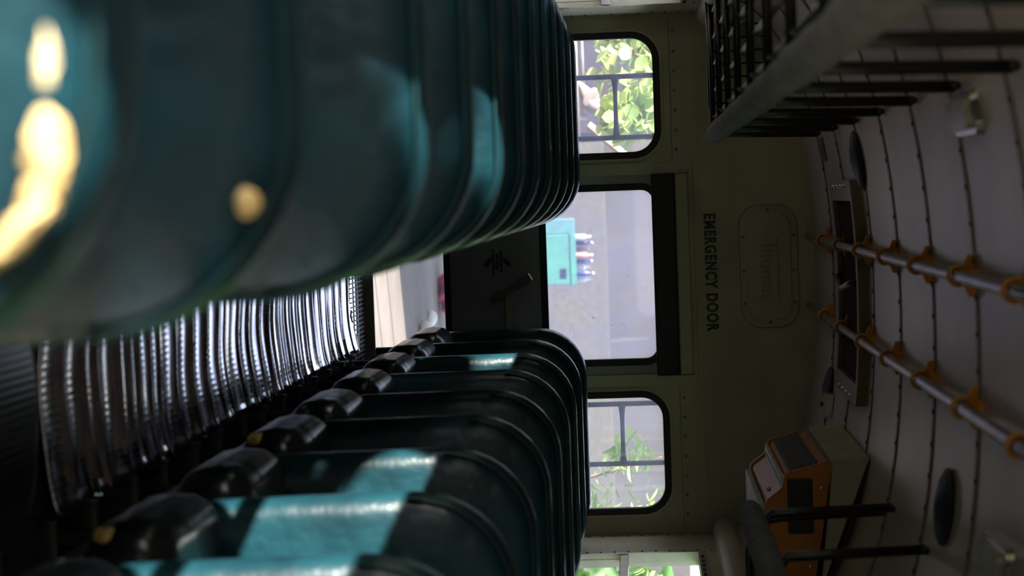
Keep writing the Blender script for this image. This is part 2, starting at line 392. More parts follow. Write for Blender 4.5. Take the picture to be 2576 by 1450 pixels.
# side walls with a row of windows between posts at every seam
WZ0, WZ1 = .80, 1.45
def side(sx, nm):
    ol = [(YF, 0), (YR+.05, 0), (YR+.05, ZS+.002), (YF, ZS+.002)]
    holes = []; wins = []
    for k in range(16):
        y1 = 8.53-PITCH*k; y0 = y1-.62
        if y0 < YF+.1: break
        holes.append(rrect(y0, y1, WZ0, WZ1, .03, 4)); wins.append((y0, y1))
    cu_m = Matrix(((0, 0, sx, sx*(HW+.02)), (1, 0, 0, 0), (0, 1, 0, 0), (0, 0, 0, 1)))
    cu = bpy.data.curves.new(nm, 'CURVE'); cu.dimensions = '2D'; cu.fill_mode = 'BOTH'; cu.extrude = .02
    for o_ in [ol]+holes:
        s = cu.splines.new('POLY'); s.points.add(len(o_)-1); s.use_cyclic_u = True
        for p, (a, b) in zip(s.points, o_): p.co = (a, b, 0, 1)
    me = curve_mesh(cu); me.transform(cu_m)
    wl = link(nm, me, CREAM); wl['kind'] = 'structure'
    # rivet rows beside the last window
    bm = bmesh.new()
    for k in range(16):
        for yy in (8.575, 8.98):
            bmesh.ops.create_uvsphere(bm, u_segments=8, v_segments=5, radius=.006, matrix=Matrix.Translation((sx*(HW-.001), yy, .62+.057*k)))
    from_bm('rivet_row', bm, SEAM, wl, True)
    return wl, wins
wn = 3
def make_window(sx, y0, y1):
    root = bpy.data.objects.new('window_3', None); COL.objects.link(root); root['kind'] = 'structure'
    root.location = (sx*(HW+.02), y0, WZ0)
    L = y1-y0; Hh = WZ1-WZ0
    bm = bmesh.new()
    for q in ((0, L, 0, .025), (0, L, Hh-.03, Hh), (0, .028, .025, Hh-.03), (L-.028, L, .025, Hh-.03)):
        box(bm, -.028, .028, q[0], q[1], q[2], q[3])
    from_bm('frame', bm, ALU, root)
    bx('meeting_rail', (-.024, .012, .028, L-.028, .30, .335), ALU, root, .003)
    bx('lower_pane', (-.008, -.004, .028, L-.028, .025, .302), GLASS, root)
    bx('upper_pane', (.006, .010, .028, L-.028, .333, Hh-.03), GLASS, root)
    bm = bmesh.new()
    for k in range(5): box(bm, -.034, -.028, .06+.1*k, .085+.1*k, Hh-.022, Hh-.010)
    from_bm('latch_slots', bm, RIVET, root)
    return root
protoR = None
for sx, nm in ((1, 'wall_right'), (-1, 'wall_left')):
    wl, wins = side(sx, nm)
    for k, (y0, y1) in enumerate(wins):
        if protoR is None: w = protoR = make_window(sx, y0, y1)
        else:
            w = deep_copy(protoR); w.location = (sx*(HW+.02), y0, WZ0)
            if sx < 0: w.rotation_euler = (0, 0, PI); w.location.y = y1
        w.name = 'window_%d' % wn; wn += 1
# rounded heater duct / header moulding along the top of the windows
for k, sx in enumerate((1, -1)):
    bm = bmesh.new(); tube(bm, [(sx*(HW-.02), YF+.02, 1.545), (sx*(HW-.02), YR-.03, 1.545), (sx*(HW-.02), YR-.012, 1.545), (sx*(HW-.02), YR-.004, 1.545)], [.05, .05, .042, .02], 18)
    o = from_bm('trim_%d' % (k+1), bm, CREAM, None, True); o['kind'] = 'structure'
# front bulkhead with the windscreen opening
fw = plate('wall_front', [zr_outline(), rrect(-.9, .9, 1.15, 1.50, .12)], YF-.05, YF, CREAM); fw['kind'] = 'structure'

# ------------------------------------------------------------------ seats
SW = .915
def make_seat():
    root = empty('bus_seat', (0, 0, 0))
    def outl(ins):
        r = .20-ins
        return rrect(-SW/2+ins, SW/2-ins, .36+ins, .98-ins, [r, r, .06-ins*.7 if ins < .06 else .02, .06-ins*.7 if ins < .06 else .02], 9)
    lean = lambda x, z: .045 + (z-.36)*.10 - .006*math.cos(x*3)
    bm = bmesh.new(); pad(bm, outl, lean, .058, .05)
    # soften and wrinkle a little
    b = from_bm('backrest', bm, VINYL, root, True)
    bm = bmesh.new()
    pts = [(x, -.058+.046*.35+lean(x, z)-.004, z) for x, z in outl(.010)]
    pts2 = pts[:20]
    tube(bm, pts2, .0032, 6, True); from_bm('piping', bm, PIPING, b, True)
    # cushion
    bm = bmesh.new()
    def cout(ins):     # outline in (y,z)
        return rrect(-.42+ins, .02-ins, .27+ins, .435-ins, [min(r0, .0822-ins) for r0 in (.03, .078, .075, .03)], 9)
    prof = []
    n = 9; R = .060; hw = SW/2+.025
    for k in range(n+1):
        a = PI/2*k/n; prof.append((R*(1-math.sin(a)), -hw + R*(1-math.cos(a))))
    for k in range(n+1):
        a = PI/2*k/n; prof.append((R*(1-math.cos(a)), hw - R*(1-math.sin(a))))
    prof = [(.080, -hw-.004)] + prof + [(.080, hw+.004)]
    loops = [[bm.verts.new((x, y, z + (.010*math.cos(x*5) if z > .40 else 0))) for y, z in cout(ins)] for ins, x in prof]
    N = len(loops[0])
    for i in range(len(loops)-1):
        for k in range(N): bm.faces.new((loops[i][k], loops[i+1][k], loops[i+1][(k+1) % N], loops[i][(k+1) % N]))
    bm.faces.new(loops[0]); bm.faces.new(loops[-1][::-1])
    from_bm('cushion', bm, CUSH, root, True)
    bm = bmesh.new()
    for z in (.235,):
        box(bm, -SW/2+.03, SW/2-.03, -.36, -.33, z, z+.03); box(bm, -SW/2+.03, SW/2-.03, -.02, .01, z, z+.03)
        box(bm, SW/2-.06, SW/2-.03, -.36, .01, z, z+.03); box(bm, -SW/2+.03, -SW/2+.06, -.36, .01, z, z+.03)
    from_bm('seat_frame', bm, BLACKP, root)
    for y in (-.32, .0):
        for x in (SW/2-.12, -SW/2+.12):
            bm = bmesh.new(); tube(bm, [(x, y, .24), (x, y, .012)], .014, 8); box(bm, x-.035, x+.035, y-.02, y+.02, 0.0, .012)
            from_bm('leg', bm, BLACKP, root)
    bx('stretcher', (SW/2-.13, SW/2-.11, -.32, .0, .10, .125), BLACKP, root); 
    return root
seat0 = make_seat()
ords = ['nearest', 'second', 'third', 'fourth', 'fifth', 'sixth', 'seventh', 'eighth', 'ninth', 'tenth', 'eleventh', 'last']
first = True
SP = .69
seats = {}
for side_, xc, k0 in (('left', -.695, 0), ('right', .655, 3)):
    for k in range(k0, 12):
        o = seat0 if first else deep_copy(seat0); first = False
        o.location = (xc - (.015 if (side_, k) == ('left', 0) else 0), 1.08+SP*k, 0)
        if side_ == 'left':
            lab = {0: 'nearest, most blurred teal bus seat left of the aisle, painted glints at its top edge',
                   1: 'blurred grey-blue lit vinyl seat just behind the nearest one, left of the aisle',
                   11: 'dark teal bus seat against the rear wall, left of the aisle'}.get(k,
                   'dark teal bus seat left of the aisle, %s counted back from the nearest' % ords[k])
        else:
            lab = {3: 'nearest teal bus seat right of the aisle, cut off by the picture edge',
                   4: 'most brightly sunlit teal vinyl bus seat, right of the aisle, crossed by a slanting shadow',
                   5: 'third teal seat from the viewer right of the aisle, short sunlit patch',
                   6: 'seat right of the aisle, yellow foam torn open at cushion corner, mid row',
                   7: 'seat right of the aisle, small pale teal patch, middle of the row',
                   11: 'dark bus seat right of the aisle hard against the rear wall'}.get(k,
                   'dark bus seat right of the aisle, %s in front of the rearmost' % {10: 'next one', 9: 'second', 8: 'third'}.get(k))
        o.scale.z = {('left', 0): .97, ('left', 1): .955}.get((side_, k), 1.0)
        tag(o, lab, 'seat', 'bus seats %s of the aisle' % side_)
        seats[(side_, k)] = o
# torn foam on the right seats; on the left, blobs painting sun glints
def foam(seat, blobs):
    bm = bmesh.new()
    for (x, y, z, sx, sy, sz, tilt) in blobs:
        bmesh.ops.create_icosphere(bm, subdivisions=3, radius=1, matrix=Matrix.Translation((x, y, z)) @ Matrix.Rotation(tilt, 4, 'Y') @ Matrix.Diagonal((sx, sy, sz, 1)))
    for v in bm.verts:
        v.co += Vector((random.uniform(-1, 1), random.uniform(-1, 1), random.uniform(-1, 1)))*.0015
    f = from_bm('foam_and_glints', bm, FOAM_GLINT, seat, True); f['label'] = 'yellow blobs on the vinyl, torn foam and painted sun glints'
s0 = seats[('left', 0)]
foam(s0, [(.266, .052, .942, .034, .009, .009, .0), (.322, .051, .940, .029, .011, .0125, .05), (.345, .050, .935, .018, .010, .009, .4), (.366, .045, .922, .030, .008, .007, .9)])  # cream blobs stand in for sun highlights on the top bend
foam(seats[('left', 1)], [(.335, .048, .934, .014, .011, .012, .2)])  # yellow spot painting a sun glint on the bend
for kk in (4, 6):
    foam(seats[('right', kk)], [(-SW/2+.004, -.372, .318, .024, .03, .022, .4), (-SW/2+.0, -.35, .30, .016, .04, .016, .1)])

# ------------------------------------------------------------------ aisle runner, buckled into waves
bm = bmesh.new(); NXr = 28; y = 4.15; rows = []; ph = 0
waves = []; yy = 4.10
while yy < 8.5:
    L = random.choice((.045, .055, .07)); G = random.choice((.03, .05, .08, .11, .14)); waves.append((yy, L, L*random.uniform(.10, .20), G)); yy += L+G
def wz(y):
    for (a, L, h, G) in waves:
        if a <= y < a+L: return h*(.5-.5*math.cos(2*PI*(y-a)/L))
        if a+L <= y < a+L+G:
            t = (y-a-L)/G; return -.12*G*t*(1-t)
    return 0
Y0r, Y1r = 4.15, 8.62; NY = 1000
for j in range(NY+1):
    y = Y0r+(Y1r-Y0r)*j/NY; row = []
    for i in range(NXr+1):
        x = -.262+.524*i/NXr
        e = max(0, (abs(x)-.215)/.047)
        z = .006 + wz(y+.015*math.sin(x*9)+.01*math.sin(x*23+y*2)) * (1+.25*math.sin(y*7+x*6)) + .38*x*x + .008*e**2*(.6+.4*math.sin(y*31))
        yo = y + (.02*math.sin(x*40)+.012*math.sin(x*97) + (.05 if x > .2 else 0) if j == NY else 0)
        row.append(bm.verts.new((x, yo, z)))
    rows.append(row)
for a in range(NY):
    for b in range(NXr): bm.faces.new((rows[a][b], rows[a][b+1], rows[a+1][b+1], rows[a+1][b]))
run = from_bm('aisle_runner', bm, RUN, None, True)
sm = run.modifiers.new('s', 'SOLIDIFY'); sm.thickness = .004
tag(run, 'buckled glossy ribbed mat lying in waves along the aisle floor', 'mat')

th_ = bx('trim_3', (-.33, .33, 8.60, YR-.008, .0, .008), RUN); th_['kind'] = 'structure'
bm = bmesh.new()
for k in range(33): box(bm, -.32+.02*k-.0022, -.32+.02*k+.0022, 8.61, YR-.012, .008, .0105)
for k in range(4): box(bm, -.32, .32, 8.70+.09*k, 8.7035+.09*k, .008, .0105)
from_bm('tread_ribs', bm, BLACKR, th_)
# ------------------------------------------------------------------ ceiling fittings
def handrail(x, label):
    root = empty('ceiling_handrail', (x, 9.0, 1.93), label, 'handrail', 'steel handrails hung under the ceiling')
    zc = zroof(x); zr = 1.24+.692
    pts = [(0, -5.9, zr-1.93)] + [(0, yy-9.0, zr-1.93) for yy in (4, 5, 6, 7, 8, 8.6)] + [(0, -.12, zr-1.93+.004), (0, -.02, zr-1.93+.008)]
    tb('rod', pts, .0155, STEEL, root)
    for j in JY:
        if j < 3.0 : continue
        bm = bmesh.new(); ly = j-9.0; lz = zr-1.93; top = zc-.006-1.93
        # ring round the rod
        import math as _m
        n1, n2 = 20, 8; rg = []
        for a in range(n1):
            A = 2*PI*a/n1; rg.append([bm.verts.new(((.021+.005*_m.cos(2*PI*b/n2))*_m.cos(A), ly+.009*_m.sin(2*PI*b/n2), lz+(.021+.005*_m.cos(2*PI*b/n2))*_m.sin(A))) for b in range(n2)])
        for a in range(n1):
            for b in range(n2): bm.faces.new((rg[a][b], rg[(a+1) % n1][b], rg[(a+1) % n1][(b+1) % n2], rg[a][(b+1) % n2]))
        # flared fin up to the ceiling and its foot
        outl = [(-.010, lz+.018), (-.012, lz+.028), (-.017, top-.026), (-.030, top-.019), (-.048, top-.012), (-.048, top+.006), (.048, top+.006), (.048, top-.012), (.030, top-.019), (.017, top-.026), (.012, lz+.028), (.010, lz+.018)]
        a_ = [bm.verts.new((q[0], ly-.006, q[1])) for q in outl]; b_ = [bm.verts.new((q[0], ly+.006, q[1])) for q in outl]
        bm.faces.new(a_); bm.faces.new(b_[::-1])
        for i in range(len(outl)): bm.faces.new((a_[i], b_[i], b_[(i+1) % len(outl)], a_[(i+1) % len(outl)]))
        box(bm, -.016, .016, ly-.045, ly+.045, top-.006, top+.006)
        for s in (-1, 1):
            v = [bm.verts.new(p) for p in ((-.004, ly+s*.006, lz+.026), (.004, ly+s*.006, lz+.026), (.004, ly+s*.006, top), (-.004, ly+s*.006, top), (-.004, ly+s*.04, top), (.004, ly+s*.04, top))]
            bm.faces.new((v[0], v[1], v[5], v[4])); bm.faces.new((v[0], v[4], v[3])); bm.faces.new((v[1], v[2], v[5]))
        br = from_bm('bracket', bm, ORANGE, root); 
    return root
handrail(-.147, 'steel handrail with orange clips under the ceiling, left of the two')
handrail(.147, 'steel handrail with orange clips under the ceiling, right of the two, nearer the orange unit')
# roof hatch
hx, hy = 0.0, 7.28
rh = empty('roof_hatch', (hx, hy, zroof(.2)-.01), 'square metal-framed roof hatch with dark brown recess in the ceiling', 'hatch')
bm = bmesh.new(); hs, hw_ = .375, .05
for q in ((-hs, hs, -hs, -hs+hw_), (-hs, hs, hs-hw_, hs), (-hs, -hs+hw_+.02, -hs+hw_, hs-hw_), (hs-hw_-.02, hs, -hs+hw_, hs-hw_)):
    n = 10
    top, bot = [], []
    for i in range(n+1):
        x = q[0]+(q[1]-q[0])*i/n; zz = zroof(x+hx)-rh.location.z
        top.append([bm.verts.new((x, y_, zz+.004)) for y_ in q[2:]]); bot.append([bm.verts.new((x, y_, zz-.036)) for y_ in q[2:]])
    for i in range(n):
        bm.faces.new((bot[i][0], bot[i+1][0], bot[i+1][1], bot[i][1])); bm.faces.new((top[i][0], top[i][1], top[i+1][1], top[i+1][0]))
        bm.faces.new((bot[i][0], top[i][0], top[i+1][0], bot[i+1][0])); bm.faces.new((bot[i][1], bot[i+1][1], top[i+1][1], top[i][1]))
    bm.faces.new((bot[0][0], bot[0][1], top[0][1], top[0][0])); bm.faces.new((bot[n][1], bot[n][0], top[n][0], top[n][1]))
from_bm('hatch_frame', bm, BRASS, rh)
bm = bmesh.new(); n = 10; rw = []
for i in range(n+1):
    x = -.32+.64*i/n; rw.append([bm.verts.new((x, y_, zroof(x)-rh.location.z-.020)) for y_ in (-.33, .33)])
for i in range(n): bm.faces.new((rw[i][0], rw[i][1], rw[i+1][1], rw[i+1][0]))
from_bm('hatch_lid', bm, BROWN, rh, True)
bm = bmesh.new(); tube(bm, [(-.03, -.30, -.02), (-.03, -.28, -.035), (.0, 0, -.04), (-.03, .28, -.03), (-.03, .31, -.012)], .012, 8); from_bm('hatch_handle', bm, BLACKP, rh, True)
for x in (-.355, .355):
    for y_ in (-.12, -.04, .04, .12): bm = bmesh.new(); bmesh.ops.create_uvsphere(bm, u_segments=8, v_segments=5, radius=.009, matrix=Matrix.Translation((x, y_*1.6, zroof(x)-rh.location.z-.036))); from_bm('hatch_screw', bm, CHROME, rh, True)
def on_roof(name, x, y, label, cat, group=None):
    o = empty(name, (x, y, zroof(x)), label, cat, group)
    s = (zroof(x+.01)-zroof(x-.01))/.02; o.rotation_euler = (0, -math.atan(s), 0); return o
# speakers
def speaker(x, y, label, r=.09):
    o = on_roof('ceiling_speaker', x, y, label, 'speaker', 'round black speakers on the ceiling')
    bm = bmesh.new(); prof = [(r, 0), (r*1.02, -.006), (r*.97, -.016), (r*.86, -.022), (r*.8, -.019), (r*.5, -.030), (.001, -.036)]
    rg = [[bm.verts.new((p*math.cos(2*PI*k/32), p*math.sin(2*PI*k/32), z)) for k in range(32)] for p, z in prof]
    for a in range(len(rg)-1):
        for k in range(32): bm.faces.new((rg[a][k], rg[a][(k+1) % 32], rg[a+1][(k+1) % 32], rg[a+1][k]))
    from_bm('grille', bm, BLACKR, o, True)
    bm = bmesh.new(); tube(bm, [(r*.99*math.cos(2*PI*k/32), r*.99*math.sin(2*PI*k/32), -.010) for k in range(33)], .006, 6); from_bm('rim', bm, BLACKR, o, True)
speaker(-.44, 6.78, 'round black speaker on the ceiling left of the roof hatch')
speaker(.43, 8.13, 'round black speaker at the rear of the ceiling beside a small grey box', .08)
speaker(.425, 5.02, 'round black speaker on the ceiling right of the handrails, nearer than the orange unit')
sw = on_roof('switch_box', .485, 8.02, 'small grey metal box beside the rear ceiling speaker', 'box')
bx('case', (-.045, .045, -.05, .05, -.035, 0), ALU, sw, .004)
bx('toggle', (-.008, .008, -.008, .008, -.045, -.034), BLACKP, sw)
vt = on_roof('ceiling_plate', -.50, 8.05+.0, 'small worn metal plate on the rear ceiling left of the hatch', 'plate')
bx('plate', (-.045, .045, -.10, .10, -.008, .002), BRASS, vt, .002); bx('slot', (-.008, .03, -.05, .04, -.010, -.007), RIVET, vt)
def dome(x, y, label):
    o = on_roof('dome_light', x, y, label, 'ceiling light', 'chrome ceiling lights')
    def pl(nm, a, b, z0, z1, m, r):
        bm = bmesh.new(); ol = rrect(-a, a, -b, b, r, 6); l0 = [bm.verts.new((p, q, z1)) for p, q in ol]; l1 = [bm.verts.new((p*.9, q*.95, z0)) for p, q in ol]
        for i in range(len(ol)): bm.faces.new((l0[i], l0[(i+1) % len(ol)], l1[(i+1) % len(ol)], l1[i]))
        bm.faces.new(l1); from_bm(nm, bm, m, o)
    pl('bezel', .05, .155, -.016, 0, CHROME, .03); pl('lens', .034, .12, -.030, -.014, LENS, .022)
dome(-.50, 4.47, 'small oblong chrome ceiling light left of the handrails')
dome(.43, 4.30, 'small oblong chrome ceiling light at the right picture corner, nearer than the black speaker')

# ------------------------------------------------------------------ luggage racks
def rack(sx, y0, y1, label):
    xp, zp_ = sx*.590, 1.525
    root = empty('luggage_rack', (xp, y1, zp_), label, 'luggage rack', 'overhead luggage racks')
    o = root.location
    L = lambda x, y, z: (x-o[0], y-o[1], z-o[2])
    # wrapped front pipe with slightly lumpy foam
    n = 60; bm = bmesh.new()
    tube(bm, [L(xp-sx*.02, y0+(y1-.0-y0)*i/n, zp_-.005) for i in range(n+1)], [.036*(1+.05*math.sin(i*1.7)+.04*math.sin(i*.63)) if i < n else .028 for i in range(n+1)], 16)
    from_bm('padded_pipe', bm, FOAMW, root, True)
    # hangers at every roof seam
    for j in [8.02-PITCH*k for k in range(10)]:
        if j < y0+.05 or j > y1+.05: continue
        jj = min(j, y1-.02); bm = bmesh.new(); zt = zroof(xp)
        tube(bm, [L(xp+sx*.05, jj, zp_-.01), L(xp+sx*.03, jj, zp_+.015), L(xp-sx*.02, jj, zp_+.05), L(xp-sx*.030, jj, zt-.004)], .0135, 10)
        tube(bm, [L(xp-sx*.03, jj-.03, zt-.006), L(xp-sx*.03, jj+.03, zt-.006)], .010, 8)
        from_bm('hanger', bm, BLACKP, root, True)
        bm = bmesh.new(); tube(bm, [L(xp+sx*.02, jj, zp_-.006), L(sx*(HW-.03), jj, zp_-.002)], .011, 8); from_bm('cross_bar', bm, BLACKP, root, True)
    # shelf of lengthwise tubes resting on the cross bars
    xa, xb = abs(xp)+.03, HW-.06; cell = .10; nx = int((xb-xa)/cell)
    for k in range(nx+1):
        x_ = sx*(xa+.02+cell*k)
        tb('shelf_rod', [L(x_, y0, zp_+.010), L(x_, y1-.01, zp_+.010)], .010, RODM, root, 8)
    # upturned mesh at the rear end, framed by a bent bar
    bm = bmesh.new()
    for i in range(nx if sx < 0 else 0):
        for k in range(2):
            x_ = sx*(xa+.02+cell*(i+.5*k)); tube(bm, [L(x_, y1-.01, zp_), L(x_, y1-.01, zp_+.22)], .005, 6)
    if sx < 0: from_bm('end_bars', bm, MESHM, root)
    else: bm.free()
    bm = bmesh.new()
    tube(bm, [L(sx*(HW-.04), y1, zp_-.012), L(xp+sx*.10, y1, zp_-.012), L(xp+sx*.05, y1, zp_-.002), L(xp+sx*.02, y1, zp_+.03), L(xp+sx*.01, y1, zp_+.08), L(xp, y1, zroof(xp)-.01)], .010, 8)
    from_bm('end_frame', bm, BLACKP, root, True)
    return root
rack(-1, .9, 8.05, 'black tubular luggage rack with grey wrapped pipe, left under the ceiling')
rack(1, .9, 6.02, 'shorter luggage rack with grey wrapped pipe, right, ending at the orange unit')

# ------------------------------------------------------------------ overhead orange unit
Y1u, Y2u = 6.62, 7.56
un = empty('overhead_air_unit', (.55, Y1u, 1.60), 'boxy orange and cream overhead air unit with black grille, rear right corner of ceiling', 'air unit')
def prism(nm, prof, y0, y1, m, bev=.004, parent=un):
    bm = bmesh.new(); a = [bm.verts.new((x-.55, y0-Y1u, z-1.60)) for x, z in prof]; b = [bm.verts.new((x-.55, y1-Y1u, z-1.60)) for x, z in prof]
    F = [bm.faces.new(a), bm.faces.new(b[::-1])]; n = len(prof)
    for i in range(n): F.append(bm.faces.new((a[i], b[i], b[(i+1) % n], a[(i+1) % n])))
    bmesh.ops.recalc_face_normals(bm, faces=bm.faces[:])
    if bev: bmesh.ops.bevel(bm, geom=bm.edges[:], offset=bev, segments=2, affect='EDGES')
    return from_bm(nm, bm, m, parent)
pf = [(.514, 1.811), (.552, 1.663), (.600, 1.650), (.636, 1.600), (.674, 1.592), (1.07, 1.575), (1.07, 1.70), (.97, 1.76)]
prism('front_cap', pf, Y1u, Y1u+.035, ORANGEB, .005)
prism('back_cap', pf, Y2u-.035, Y2u, ORANGEB, .005)
pin = [(.522, 1.806), (.560, 1.672), (.606, 1.658), (.642, 1.608), (.68, 1.600), (1.06, 1.585), (1.06, 1.69), (.965, 1.75)]
prism('housing', pin, Y1u+.034, Y2u-.034, ORANGEB, .003)
top = [(.505, 1.893), (.511, 1.812), (.962, 1.757), (.985, 1.79), (.90, 1.83), (.75, 1.87), (.62, 1.885)]
prism('cream_base', [(.506, zroof(.506)-.004), (.513, 1.812), (.967, 1.757), (.985, zroof(.985)-.012)], Y1u, Y2u, BEIGE, .004)
def sideq(nm, xz0, xz1, y0, y1, m, off=.004, th=.004, parent=un):
    (xa_, za), (xb_, zb) = xz0, xz1; d = Vector((xb_-xa_, 0, zb-za)).normalized(); nrm = Vector((d.z, 0, -d.x))
    if nrm.x > 0: nrm = -nrm
    bm = bmesh.new(); A, B = Vector((xa_-.55, 0, za-1.6)), Vector((xb_-.55, 0, zb-1.6)); v = []
    for k in (off, off+th):
        for y in (y0-Y1u, y1-Y1u): v += [bm.verts.new(A+nrm*k+Vector((0, y, 0))), bm.verts.new(B+nrm*k+Vector((0, y, 0)))]
    for f in ((0, 1, 3, 2), (4, 6, 7, 5), (0, 4, 5, 1), (2, 3, 7, 6), (0, 2, 6, 4), (1, 5, 7, 3)): bm.faces.new([v[i] for i in f])
    bmesh.ops.recalc_face_normals(bm, faces=bm.faces[:]); return from_bm(nm, bm, m, parent)
gr = sideq('side_grille', (.532, 1.772), (.558, 1.682), Y1u+.05, Y2u-.06, BLACKP, .002, .006)
for k in range(9):
    t0 = k/9; a0 = (.532+.026*t0, 1.772-.09*t0); t1 = t0+.04; a1 = (.532+.026*t1, 1.772-.09*t1)
    sideq('grille_slat', a0, a1, Y1u+.06, Y2u-.07, BLACKR, .008, .004, un)
sideq('trim_strip', (.5215, 1.806), (.524, 1.795), Y1u+.03, Y2u-.03, CHROME, .003, .003)
bm = bmesh.new(); box(bm, .566-.55, .602-.55, .04, Y2u-.04-Y1u, 1.651-1.6, 1.662-1.6)
st = from_bm('slotted_ledge', bm, WHITEM, un)
for k in range(9): bx('slot', (.586-.55, .591-.55, .07+.09*k, .13+.09*k, 1.6495-1.6, 1.652-1.6), BLACKR, st)
bx('white_filter', (.655-.55, 1.04-.55, .04, Y2u-.04-Y1u, 1.579-1.6, 1.598-1.6), WHITEM, un, .003)
bx('front_louvre', (.569-.55, .744-.55, -.008, .004, 1.668-1.6, 1.748-1.6), BLACKP, un, .003)
bm = bmesh.new()
for k in range(4): box(bm, .575-.55, .738-.55, -.013, -.007, 1.676+.019*k-1.6, 1.682+.019*k-1.6)
from_bm('louvre_slats', bm, BLACKR, un)
for (x, y, z) in ((.527, Y1u+.06, 1.80), (.527, Y1u+.35, 1.80), (.60, Y1u-.004, 1.775), (.85, Y1u-.004, 1.735), (.628, Y1u+.2, 1.62)):
    bm = bmesh.new(); bmesh.ops.create_uvsphere(bm, u_segments=10, v_segments=6, radius=.008, matrix=Matrix.Translation((x-.55, y-Y1u, z-1.6))); from_bm('unit_screw', bm, CHROME, un, True)

# ------------------------------------------------------------------ outside
GZ = -.90
g = bx('ground', (-60, 60, -40, 44, GZ-.2, GZ), DIRT); g['kind'] = 'structure'
cw = empty('retaining_wall', (0, 44, GZ), 'long grey concrete wall far behind the bus', 'wall')
bx('wall_face', (-25, 25, 0, .4, 0, 2.9), CONC, cw); bx('lower_bank', (-25, 25, -1.5, 0, -.1, 1.35), mat('bank', (.078, .078, .074), .9), cw)
sh = empty('dark_shed', (-4.9, 17.5, GZ), 'dark plank shed behind the leafy bush', 'shed')
bx('shed_wall', (-4, 4.02, 0, 3, 0, 3.6), SHED, sh); bx('shed_roof', (-4.2, 4.15, -.3, 3.2, 3.6, 3.75), BLACKP, sh)
# rear ladders on the bus
def ladder(x0, x1, zr_, label):
    root = empty('roof_ladder', ((x0+x1)/2, YR+.13, .2), label, 'ladder', 'blue-black ladders on the bus rear')
    c = (x0+x1)/2
    for x in (x0, x1): tb('side_rail', [(x-c, 0, -.4), (x-c, 0, 1.75), (x-c, -.06, 1.86)], .0115, BLUEK, root)
    for k in range(-2, 3):
        z = zr_-.2+k*.36; bm = bmesh.new(); n = 10
        pts = [(x0-c+(x1-x0)*i/n, 0, z) for i in range(n+1)]
        tube(bm, pts, [.010+.010*abs(2*i/n-1)**4 for i in range(n+1)], 10); from_bm('rung', bm, BLUEK, root, True)
ladder(-.872, -.604, 1.135, 'blue-black ladder outside the left rear window, before the leafy bush')
ladder(.572, .838, 1.118, 'blue-black ladder outside the right rear window, before the thin weeds')
# foliage
def leaves(name, m, cs, n, size, parent=None, slim=1.0, droop=.3):
    V, F = [], []
    for _ in range(n):
        c, rad = random.choice(cs); d = Vector((random.gauss(0, 1), random.gauss(0, 1), random.gauss(0, 1))).normalized()
        p = Vector(c) + Vector((d.x*rad[0], d.y*rad[1], d.z*rad[2]))*random.uniform(.25, 1)**.5
        ax = Vector((random.gauss(0, 1), random.gauss(0, 1), random.gauss(0, .6)-droop)).normalized()
        s = ax.cross(Vector((random.gauss(0, 1), random.gauss(0, 1), random.gauss(0, 1)))).normalized(); nn = ax.cross(s)
        L = size*random.uniform(.6, 1.25); w = L*.42*slim; b = len(V)
        for (t, q) in ((0, 0), (.22, .75), (.5, 1), (.8, .7), (1, 0)):
            mid = p + ax*L*t - nn*L*.18*t*t
            if q == 0: V.append(mid)
            else: V += [mid+s*w*q+nn*L*.07*q, mid, mid-s*w*q+nn*L*.07*q]
        F += [(b, b+1, b+2), (b, b+2, b+3), (b+1, b+4, b+5, b+2), (b+2, b+5, b+6, b+3), (b+4, b+7, b+8, b+5), (b+5, b+8, b+9, b+6), (b+7, b+10, b+8), (b+8, b+10, b+9)]
    me = bpy.data.meshes.new(name); me.from_pydata([tuple(v) for v in V], [], F); o = link(name, me, m, parent, True); return o
def shrub(name, loc, label, m, cs, n, size, stems, **k):
    root = empty(name, loc, label, 'bush'); leaves('foliage', m, cs, n, size, root, **k)
    for s in stems: tb('stem', s, [.02, .013, .006] if len(s) == 3 else .012, BARK, root, 6)
    return root
shrub('leafy_bush', (-1.1, 13.2, GZ), 'bright lime bush with rounded leaves seen through the left rear window', LEAF,
      [((-.12, 0, 2.12), (.50, .35, .26)), ((.12, .1, 2.35), (.30, .3, .3)), ((-.35, .1, 2.25), (.35, .3, .3)), ((.28, -.1, 2.05), (.14, .2, .16))], 800, .10,
      [[(-.2, 0, 0), (-.25, .05, 1.3), (-.3, 0, 2.5)], [(-.1, 0, 0), (-.28, .05, 1.9), (.1, 0, 2.5)], [(-.3, .1, 0), (-.38, .05, 1.5), (-.1, .1, 2.4)]])
shrub('tall_weed', (1.42, 11.2, GZ), 'thin weeds with long pointed leaves behind the right rear window', LEAF3,
      [((-.12, 0, 2.0), (.26, .2, .22)), ((-.35, .1, 2.05), (.12, .2, .14)), ((.1, 0, 2.1), (.25, .2, .3))], 150, .11,
      [[(0, 0, 0), (-.1, 0, 1.2), (-.35, 0, 2.2)], [(0, 0, 0), (.05, 0, 1.2), (-.05, 0, 2.4)], [(0, 0, 0), (.0, 0, 1.2), (.2, 0, 2.3)]], slim=.26)
def tree(x, y, r, h, label, n=1500):
    root = empty('tree', (x, y, GZ), label, 'tree', 'trees standing close beside the bus')
    tb('trunk', [(0, 0, 0), (.1, .05, h*.4), (0, 0, h*.7)], [.16, .12, .07], BARK, root, 10)
    leaves('crown', LEAF2, [((0, 0, h*.62), (r, r, h*.38)), ((r*.4, 0, h*.5), (r*.7, r*.8, h*.35)), ((-r*.4, r*.3, h*.5), (r*.7, r*.7, h*.35))], n, .34, root)
